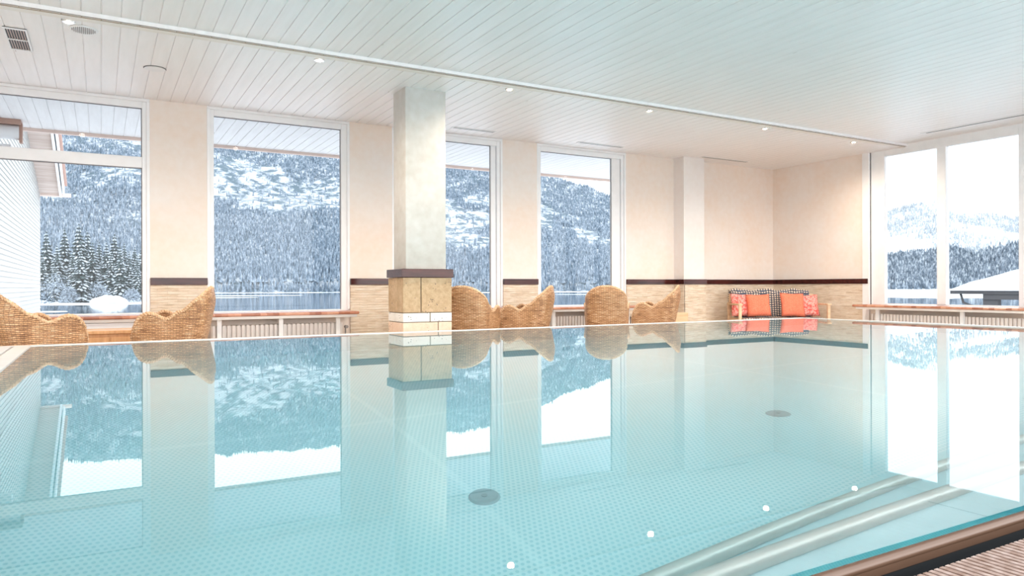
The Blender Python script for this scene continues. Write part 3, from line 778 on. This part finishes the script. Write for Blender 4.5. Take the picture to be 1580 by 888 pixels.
# skyline elevation (tangent) and shore range against compass bearing
def el(px, y): return (442 - y) / (F_PX * math.sqrt(1 + ((px - 790) / F_PX) ** 2))
SKYL = [(-12, .18)] + [(px_beta(x), el(x, y)) for x, y in ((-60, 168), (100, 176), (200, 180), (330, 186), (430, 190), (527, 200), (640, 214), (730, 222), (800, 240), (870, 277), (945, 302), (1040, 345), (1150, 385))] + [(56, .035), (75, .03)]
SHORE = [(-12, 1500), (75, 1500)]
def terrain(beta, u):
    """u 0 at the shore .. 1 at the crest"""
    r0 = interp(beta, SHORE); r = r0 * (1 + .75 * u); tn = interp(beta, SKYL)
    e = tn * (u ** .86)
    x, y = pol(beta, r); e *= 1 + (.10 * noise.noise(Vector((x, y, 0)) * .006) * (1 - u) * u * 4)
    if u > .9: e += (u - .9) * 10 * .004 * noise.noise(Vector((x, y, 5)) * .02)
    z = .4 + e * r
    if u <= .02: z = LZ + u * 50 * (z + 10 if z > LZ else 2) * .5
    return x, y, max(z, LZ - .5 + u * 30), r
def snow_zone(beta, u, x, y):
    """cliff band: 0 forest .. 1 bare snow and rock"""
    n1 = noise.fractal(Vector((x * .0045, y * .0045, u * 3)), 1.0, 2.0, 4)
    c = .60 + .10 * math.sin(beta * .16 + .6) - .06; w_ = .25 + .05 * math.sin(beta * .3)
    band = 1 - abs(u - c) / w_
    lat = 1.0 if 4 < beta < 33 else (.15 if beta < 0 else .5 if beta < 4 else .12)
    v = band * 1.1 * lat - .12 + n1 * 1.0 * (0.6 + .4 * lat)
    return v
def rocksnow():
    g = G('cliff_snow_and_rock', rough=.9); v = g.coord((.032, .032, .042), rot=(.3, .5, .4)); n = g.noise(v, 1.0, 8, .68); 
    g.col(g.ramp(n, (.44, (.11, .16, .20)), (.49, (.26, .31, .37)), (.55, (.52, .56, .61)))); g.bump(n, 1, 20); return g.m
ms = rocksnow()
B0, B1, NBt, NU = -12.0, 44.0, 150, 70
bm = NB(); gv = []
for i in range(NBt + 1):
    be = B0 + (B1 - B0) * i / NBt; gv.append([])
    for j in range(NU + 1):
        x, y, z, r = terrain(be, j / NU)
        z += 5 * noise.fractal(Vector((x, y, z)) * .012, 1, 2, 3) * min(1, j / 8)
        gv[-1].append(bm.verts.new((x, y, z)))
for i in range(NBt):
    for j in range(NU): bm.faces.new((gv[i][j], gv[i + 1][j], gv[i + 1][j + 1], gv[i][j + 1])).smooth = True
# back side and skirt so the ridge is a solid hill
bk = [bm.verts.new((gv[i][NU].co.x * 1.3, gv[i][NU].co.y * 1.3, LZ)) for i in range(NBt + 1)]
for i in range(NBt): bm.faces.new((gv[i][NU], gv[i + 1][NU], bk[i + 1], bk[i]))
struct('mountain', bm, ms)

def frost_haze_tree_mat(name, dark, mid, lite, sc, lo=.42, hi=.62):
    g = G(name, rough=.9); v = g.coord((1, 1, .6)); n = g.noise(v, sc, 4, .7)
    g.col(g.ramp(n, (lo, dark), ((lo + hi) / 2, mid), (hi, lite))); return g.m
forest_m = frost_haze_tree_mat('frost_haze_forest', (.075, .11, .15), (.20, .26, .33), (.44, .49, .55), .16, .38, .66)  # frost tones with bluish distance haze painted into the colour
def cones(name, pts, mat, sides=5):
    """pts: (x,y,z,height,radius)"""
    n = len(pts); P_ = np.array(pts); rs = np.random.RandomState(3)
    tiers = 2; per = tiers * (sides + 1); V = np.zeros((n, per, 3)); 
    for t_ in range(tiers):
        zb = [.0, .42][t_]; zt = [.72, 1.0][t_]; rr = [1.0, .62][t_]
        ang = rs.rand(n, 1) * 6.28 + np.arange(sides)[None] * 2 * np.pi / sides
        jit = .75 + .5 * rs.rand(n, sides)
        o = t_ * (sides + 1)
        V[:, o:o + sides, 0] = P_[:, 0:1] + np.cos(ang) * P_[:, 4:5] * rr * jit
        V[:, o:o + sides, 1] = P_[:, 1:2] + np.sin(ang) * P_[:, 4:5] * rr * jit
        V[:, o:o + sides, 2] = P_[:, 2:3] + P_[:, 3:4] * zb
        V[:, o + sides, 0] = P_[:, 0]; V[:, o + sides, 1] = P_[:, 1]; V[:, o + sides, 2] = P_[:, 2] + P_[:, 3] * zt
    Fc = []
    for t_ in range(tiers):
        o = t_ * (sides + 1)
        for k in range(sides): Fc.append((o + k, o + (k + 1) % sides, o + sides))
    Fc = np.array(Fc)[None] + (np.arange(n) * per)[:, None, None]
    me = bpy.data.meshes.new(name); me.from_pydata(V.reshape(-1, 3).tolist(), [], Fc.reshape(-1, 3).tolist()); me.materials.append(mat); me.update()
    o = bpy.data.objects.new(name, me); link(o); return o
rnd = random.Random(11); pts = []
tries = 0
while len(pts) < 26000 and tries < 200000:
    tries += 1
    px = rnd.choice([rnd.uniform(40, 240), rnd.uniform(310, 560), rnd.uniform(310, 560), rnd.uniform(680, 790), rnd.uniform(820, 970)])
    be = px_beta(px); u = rnd.random() ** 1.0
    x, y, z, r = terrain(be, u)
    sz = snow_zone(be, u, x, y)
    if sz > .33 + rnd.uniform(-.05, .05): 
        if rnd.random() > .04: continue
    h = rnd.uniform(11, 22) * (1 - .25 * u); pts.append((x, y, z - 1.5, h, h * .17))
tag(cones('mountain_forest', pts, forest_m), 'dense conifer forest in frost and painted haze colours covering the steep mountainside across the lake', 'forest', kind='stuff')

# right hand view: far snowy ridge with forest belt in front of it
RID = [(px_beta(x), el(x, y)) for x, y in ((1250, 352), (1364, 330), (1400, 320), (1430, 314), (1470, 319), (1520, 332), (1571, 341), (1650, 352), (1750, 362))]
bm = NB(); gv = []
def rterr(be, u):
    r = 2500 + 1500 * u; e = interp(be, RID) * (u ** .8) ; x, y = pol(be, r)
    e *= 1 + .06 * noise.noise(Vector((x, y, 0)) * .003) * u; return x, y, .4 + e * r - (1 - u) * 12, r
NB2 = 70
for i in range(NB2 + 1):
    be = 50 + 24 * i / NB2; gv.append([])
    for j in range(31):
        x, y, z, r = rterr(be, j / 30); gv[-1].append(bm.verts.new((x, y, z + 8 * noise.noise(Vector((x, y, z)) * .01))))
for i in range(NB2):
    for j in range(30): bm.faces.new((gv[i][j], gv[i + 1][j], gv[i + 1][j + 1], gv[i][j + 1])).smooth = True
bk = [bm.verts.new((gv[i][30].co.x * 1.2, gv[i][30].co.y * 1.2, LZ)) for i in range(NB2 + 1)]
for i in range(NB2): bm.faces.new((gv[i][30], gv[i + 1][30], bk[i + 1], bk[i]))
struct('snowy_ridge', bm, snow)
pts = []
while len(pts) < 2600:
    be = rnd.uniform(55.5, 67.5); u = rnd.uniform(.1, 1); x, y, z, r = rterr(be, u)
    if noise.noise(Vector((x, y, 0)) * .0035) + .25 * (u - .75) * 4 * .5 < rnd.uniform(-.25, .35): continue
    h = rnd.uniform(14, 26); pts.append((x, y, z - 2, h, h * .17))
far_m = frost_haze_tree_mat('snow_dusted_far_trees', (.26, .30, .34), (.38, .41, .44), (.55, .58, .62), .10, .4, .65)
tag(cones('ridge_trees', pts, far_m), 'sparse snow dusted trees scattered over the distant white ridge', 'forest', kind='stuff')
pts = []
BELT = [(px_beta(x), y) for x, y in ((1340, 390), (1400, 382), (1445, 378), (1470, 372), (1500, 384), (1571, 366), (1700, 360))]
for _ in range(9000):
    be = rnd.uniform(55.5, 67.5); u = rnd.random()
    r = 1150 + 350 * u; x, y = pol(be, r); top = (440 - interp(be, BELT)) / F_PX * math.cos(R(be) - YAW) * r
    z = LZ + max(0, (top - 14 - LZ)) * u * .96
    h = rnd.uniform(11, 19) + (7 if rnd.random() < .04 else 0); pts.append((x, y, z - 1, h, h * .19))
belt_m = frost_haze_tree_mat('frost_haze_belt_forest', (.055, .080, .11), (.15, .19, .24), (.46, .51, .56), .16, .39, .62)  # blue-grey of far haze mixed into the frost colours
tag(cones('shore_forest', pts, belt_m), 'belt of dark forest in frost and painted haze colours along the far shore seen through the right window', 'forest', kind='stuff')
bm = NB(); a = []; b = []; c = []
for i in range(41):
    be = 50 + 24 * i / 40; x, y = pol(be, 1120); a.append(bm.verts.new((x, y, LZ))); x, y = pol(be, 1520); b.append(bm.verts.new((x, y, LZ + max(4, (440 - interp(be, BELT)) / F_PX * math.cos(R(be) - YAW) * 1500 - 6)))); x, y = pol(be, 1700); c.append(bm.verts.new((x, y, LZ)))
for i in range(40): bm.faces.new((a[i], a[i + 1], b[i + 1], b[i])); bm.faces.new((b[i], b[i + 1], c[i + 1], c[i]))
struct('shore_hill', bm, snow)
# ice sheets on the lake
bm = NB()
def ice(b0, b1, r0, r1, z=LZ + .06, wob=.04):
    a = []; b = []; n = 24
    for i in range(n + 1):
        be = b0 + (b1 - b0) * i / n; e = math.sin(math.pi * i / n) ** .4; m = (r0 + r1) / 2; hw = (r1 - r0) / 2 * e * (1 + wob * noise.noise(Vector((be, r0, 0))) * 6)
        x, y = pol(be, m - hw); a.append(bm.verts.new((x, y, z))); x, y = pol(be, m + hw + 1); b.append(bm.verts.new((x, y, z)))
    for i in range(n): bm.faces.new((a[i], a[i + 1], b[i + 1], b[i]))
ice(px_beta(300), px_beta(545), 1330, 1480); ice(px_beta(300), px_beta(470), 900, 960, LZ + .07); ice(px_beta(300), px_beta(400), 740, 775, LZ + .07)
ice(px_beta(660), px_beta(800), 1150, 1300); ice(px_beta(820), px_beta(990), 1250, 1420); ice(px_beta(850), px_beta(960), 880, 930, LZ + .07)
ice(52, 75, 640, 1105, LZ + .05)
ice(px_beta(60), px_beta(235), 485, 515); ice(px_beta(40), px_beta(105), 350, 368)
tag(build('lake_ice', bm, snow), 'thin white sheets of snow covered ice lying on the dark lake', 'ice', kind='stuff')

# near wooded point behind the first window
pt = []
bm = NB(); a = []; b = []; c = []
for i in range(31):
    be = -10 + 16.5 * i / 30; x, y = pol(be, 520 + 6 * noise.noise(Vector((be, 0, 0)))); a.append(bm.verts.new((x, y, LZ - .2)))
    x, y = pol(be, 545); b.append(bm.verts.new((x, y, LZ + .5 + .5 * noise.noise(Vector((be * .8, 3, 0)))))); x, y = pol(be, 680); c.append(bm.verts.new((x, y, LZ + 6)))
d = [bm.verts.new((v.co.x * 1.1, v.co.y * 1.1, LZ - .5)) for v in c]
for i in range(30):
    bm.faces.new((a[i], a[i + 1], b[i + 1], b[i])); bm.faces.new((b[i], b[i + 1], c[i + 1], c[i])); bm.faces.new((c[i], c[i + 1], d[i + 1], d[i]))
struct('shore_point', bm, snow, smooth=True)
x, y = pol(px_beta(168), 531)
bm = NB(); bmesh.ops.create_icosphere(bm, subdivisions=3, radius=1)
for v in bm.verts: v.co = Vector((v.co.x * 11, v.co.y * 6, max(-.3, v.co.z) * 4.6 * (1 + .3 * noise.noise(v.co * 2))))
tag(build('snow_mound', bm, snow, smooth=True, loc=(x, y, LZ + .5)), 'rounded white snow mound at the water edge below the tall firs', 'snow mound')
conif_dark = frost_haze_tree_mat('fir_needles', (.022, .042, .045), (.06, .09, .095), (.16, .20, .23), .35, .42, .72)
conif_snow = frost_haze_tree_mat('snow_on_branches', (.26, .31, .36), (.40, .45, .50), (.62, .66, .70), .5, .3, .7)
def conifer(seed, h=24.0, rmax=4.6):
    rn = random.Random(seed); t = thing('fir_tree', 'x', 'tree'); bm = NB(); bs = NB()
    tiers = 20
    for k in range(tiers):
        u = k / (tiers - 1); z = 1.6 + (h - 2.2) * u; rr = rmax * (1 - u) ** .85 + .25; nb = max(5, int(13 * (1 - u) + 5)); off = rn.random() * 6
        for q in range(nb):
            a = off + q * 6.2832 / nb + rn.uniform(-.2, .2); L = rr * rn.uniform(.7, 1.18); wd = L * rn.uniform(.16, .26) + .15; dr = L * rn.uniform(.28, .5)
            ca, sa = math.cos(a), math.sin(a)
            P0 = Vector((0, 0, z + .5)); P1 = Vector((ca * L * .6 - sa * wd, sa * L * .6 + ca * wd, z - dr * .5)); P2 = Vector((ca * L, sa * L, z - dr)); P3 = Vector((ca * L * .6 + sa * wd, sa * L * .6 - ca * wd, z - dr * .5)); PL = Vector((ca * L * .55, sa * L * .55, z - dr * .9 - .35))
            v = [bm.verts.new(p) for p in (P0, P1, P2, P3, PL)]
            for f in ((0, 1, 2), (0, 2, 3), (0, 4, 1), (1, 4, 2), (2, 4, 3), (3, 4, 0)): bm.faces.new([v[i] for i in f])
            if rn.random() < .62:
                s0 = rn.uniform(.2, .45); lift = Vector((0, 0, .22)); c0 = P0.lerp(P2, s0); k2 = rn.uniform(.45, .85)
                vs = [bs.verts.new(p + lift) for p in (c0, P2.lerp(P1, k2), P2 * 1.0, P2.lerp(P3, k2))]; ctr = bs.verts.new(c0.lerp(P2, .5) + Vector((0, 0, .5))); 
                for i in range(4): bs.faces.new((vs[i], vs[(i + 1) % 4], ctr))
    build('needles', bm, conif_dark, t); build('snow_load', bs, conif_snow, t)['kind'] = 'stuff'
    bm = NB(); tube(bm, [(0, 0, -1), (0, 0, h * .9)], [.35, .06], 6); build('trunk', bm, M_plain('fir_bark', (.10, .08, .07), .9), t)
    return t
protos = [conifer(1), conifer(2, 24, 3.9), conifer(5, 24, 5.2)]
# px, base range, height(m)
TR = [(66, 585, 27), (72, 645, 44), (88, 605, 34), (100, 655, 46), (84, 562, 22), (112, 590, 30), (122, 640, 50), (135, 665, 45), (124, 550, 31), (143, 604, 36), (153, 655, 38), (164, 635, 37),
      (172, 595, 30), (177, 655, 44), (186, 575, 33), (192, 640, 37), (199, 596, 31), (208, 650, 35), (212, 572, 28), (219, 615, 34), (228, 595, 30)]
rows_ = {'front': [], 'middle': [], 'back': []}
for a in TR: rows_['front' if a[1] < 590 else 'middle' if a[1] < 625 else 'back'].append(a)
ordn = ['first', 'second', 'third', 'fourth', 'fifth', 'sixth', 'seventh', 'eighth', 'ninth', 'tenth']
used = [0, 0, 0]; i = 0
for rn_, lst in rows_.items():
    for q, (px, r, h) in enumerate(sorted(lst)):
        k = i % 3; i += 1; o = protos[k] if not used[k] else copy_tree(protos[k]); used[k] = 1
        x, y = pol(px_beta(px), r); s = h * 1.12 / 24; sx = s * rnd.uniform(1.0, 1.25)
        o.location = (x, y, LZ + 1.0 + (r - 545) * .03); o.scale = (sx, sx, s); o.rotation_euler = (0, 0, rnd.uniform(0, 6))
        o['label'] = 'snow laden fir across the water, %s from the left in the %s row' % (ordn[q], rn_)
        o['group'] = 'firs on the near shore'
bush_m = frost_haze_tree_mat('frosted_bush', (.12, .16, .20), (.26, .31, .37), (.46, .52, .58), .9, .35, .65)
def bush(px, r, w_, h, lab):
    rn = random.Random(int(px)); bm = NB()
    for q in range(900):
        a = rn.uniform(0, 6.28); ph = math.acos(rn.uniform(-.1, 1)); d = rn.uniform(.55, 1.05); c = Vector((math.cos(a) * math.sin(ph) * w_ * d, math.sin(a) * math.sin(ph) * w_ * d, math.cos(ph) * h * d))
        n1 = Vector((rn.uniform(-1, 1), rn.uniform(-1, 1), rn.uniform(-1, 1))).normalized(); n2 = n1.orthogonal(); n2.rotate(Matrix.Rotation(rn.uniform(0, 6), 3, n1)); s = rn.uniform(.35, .9)
        bm.faces.new([bm.verts.new(c + n2 * s), bm.verts.new(c - n2 * s * .4 + n1 * s * .5), bm.verts.new(c - n2 * s * .5 - n1 * s * .5)])
    x, y = pol(px_beta(px), r); tag(build('frosted_bush', bm, bush_m, loc=(x, y, LZ + 1.5)), lab, 'bush', 'frosted bushes on the near shore')
bush(84, 540, 11, 17, 'large rounded frosted bush beside the dark front fir')
bush(108, 545, 6, 9, 'small frosted bush between firs at the shore')
bush(152, 550, 8, 13, 'frosted bush above the snow mound')
bush(203, 548, 6, 8, 'frosted bush at the right of the snow mound')

# lakeside pavilion with a thick snow roof
dk = M_plain('dark_timber', (.055, .055, .06), .7)
be0 = px_beta(1480); 
pv = thing('pavilion', 'dark timber lakeside pavilion with thick snow on its roof', 'pavilion', (0, 0, 0))
def pp(px, y, D):
    t_ = (px - 790) / F_PX; s_, c_ = math.sin(YAW), math.cos(YAW); hy = Y0 + ROLL * (px - 790)
    return Vector((D * (s_ + c_ * t_), D * (c_ - s_ * t_), EYE - (y - hy) * D / F_PX))
e0 = pp(1466, 448, 22); e1 = pp(1640, 456, 19.5); r0 = pp(1475, 443, 24); 
ax = (e1 - e0); ax.z = 0; Lp = ax.length; ax.normalize(); nv = Vector((-ax.y, ax.x, 0)); 
if nv.dot(fw) < 0: nv = -nv
pv.location = (e0.x, e0.y, -6.0); pv.rotation_euler = (0, 0, math.atan2(ax.y, ax.x))
sgn = 1 if Vector((-math.sin(pv.rotation_euler.z), math.cos(pv.rotation_euler.z), 0)).dot(nv) > 0 else -1
ez = e0.z + 6
def pbox(bm, x0, x1, y0, y1, z0, z1): box(bm, x0, x1, min(sgn * y0, sgn * y1), max(sgn * y0, sgn * y1), z0, z1)
bm = NB(); pbox(bm, 0, Lp, 0, .12, ez - .10, ez); pbox(bm, .05, Lp, .12, 4.0, ez - .06, ez - .01); pbox(bm, .9, Lp, .05, .17, ez - .26, ez - .10); build('eave_beams', bm, dk, pv)
for xx, ww in ((.88, .40), (2.10, .10)):
    bm = NB(); pbox(bm, xx, xx + ww, .1, .3, 0, ez - .08); build('post', bm, dk, pv)
bm = NB(); tube(bm, [(.22, sgn * .15, ez - .06), (.26, sgn * .15, ez - .20), (.30, sgn * .15, ez - .36), (.50, sgn * .15, ez - .44), (.80, sgn * .15, ez - .50), (.95, sgn * .15, ez - .62)], .035, 8); build('curved_brace', bm, dk, pv)
bm = NB(); nx = 40; ny = 14; gt = []
for i in range(nx + 1):
    row = []
    for j in range(ny + 1):
        u, v = i / nx, j / ny; x = -.02 + (Lp + .05) * u; yv = -.06 + 4.2 * v
        ed = min(1, u * 9) ** .5 * min(1, v * 6 + .25) ** .5
        z = ez + .01 + (.16 + .50 * u + .0 * v) * ed + .30 * math.sin(min(1, v * 1.0) * math.pi * .9) * ed * min(1, u * 2.5) + .01 * noise.noise(Vector((x * 2, yv * 2, 0)))
        row.append(bm.verts.new((x, sgn * yv, z)))
    gt.append(row)
for i in range(nx):
    for j in range(ny): bm.faces.new((gt[i][j], gt[i + 1][j], gt[i + 1][j + 1], gt[i][j + 1])).smooth = True
bot = {}
edge = [gt[i][0] for i in range(nx + 1)] + [gt[nx][j] for j in range(1, ny + 1)] + [gt[i][ny] for i in range(nx - 1, -1, -1)] + [gt[0][j] for j in range(ny - 1, 0, -1)]
low = [bm.verts.new((v.co.x, v.co.y, ez)) for v in edge]
for i in range(len(edge)): bm.faces.new((edge[i], edge[(i + 1) % len(edge)], low[(i + 1) % len(edge)], low[i]))
bmesh.ops.recalc_face_normals(bm, faces=bm.faces); build('roof_snow', bm, snow, pv)
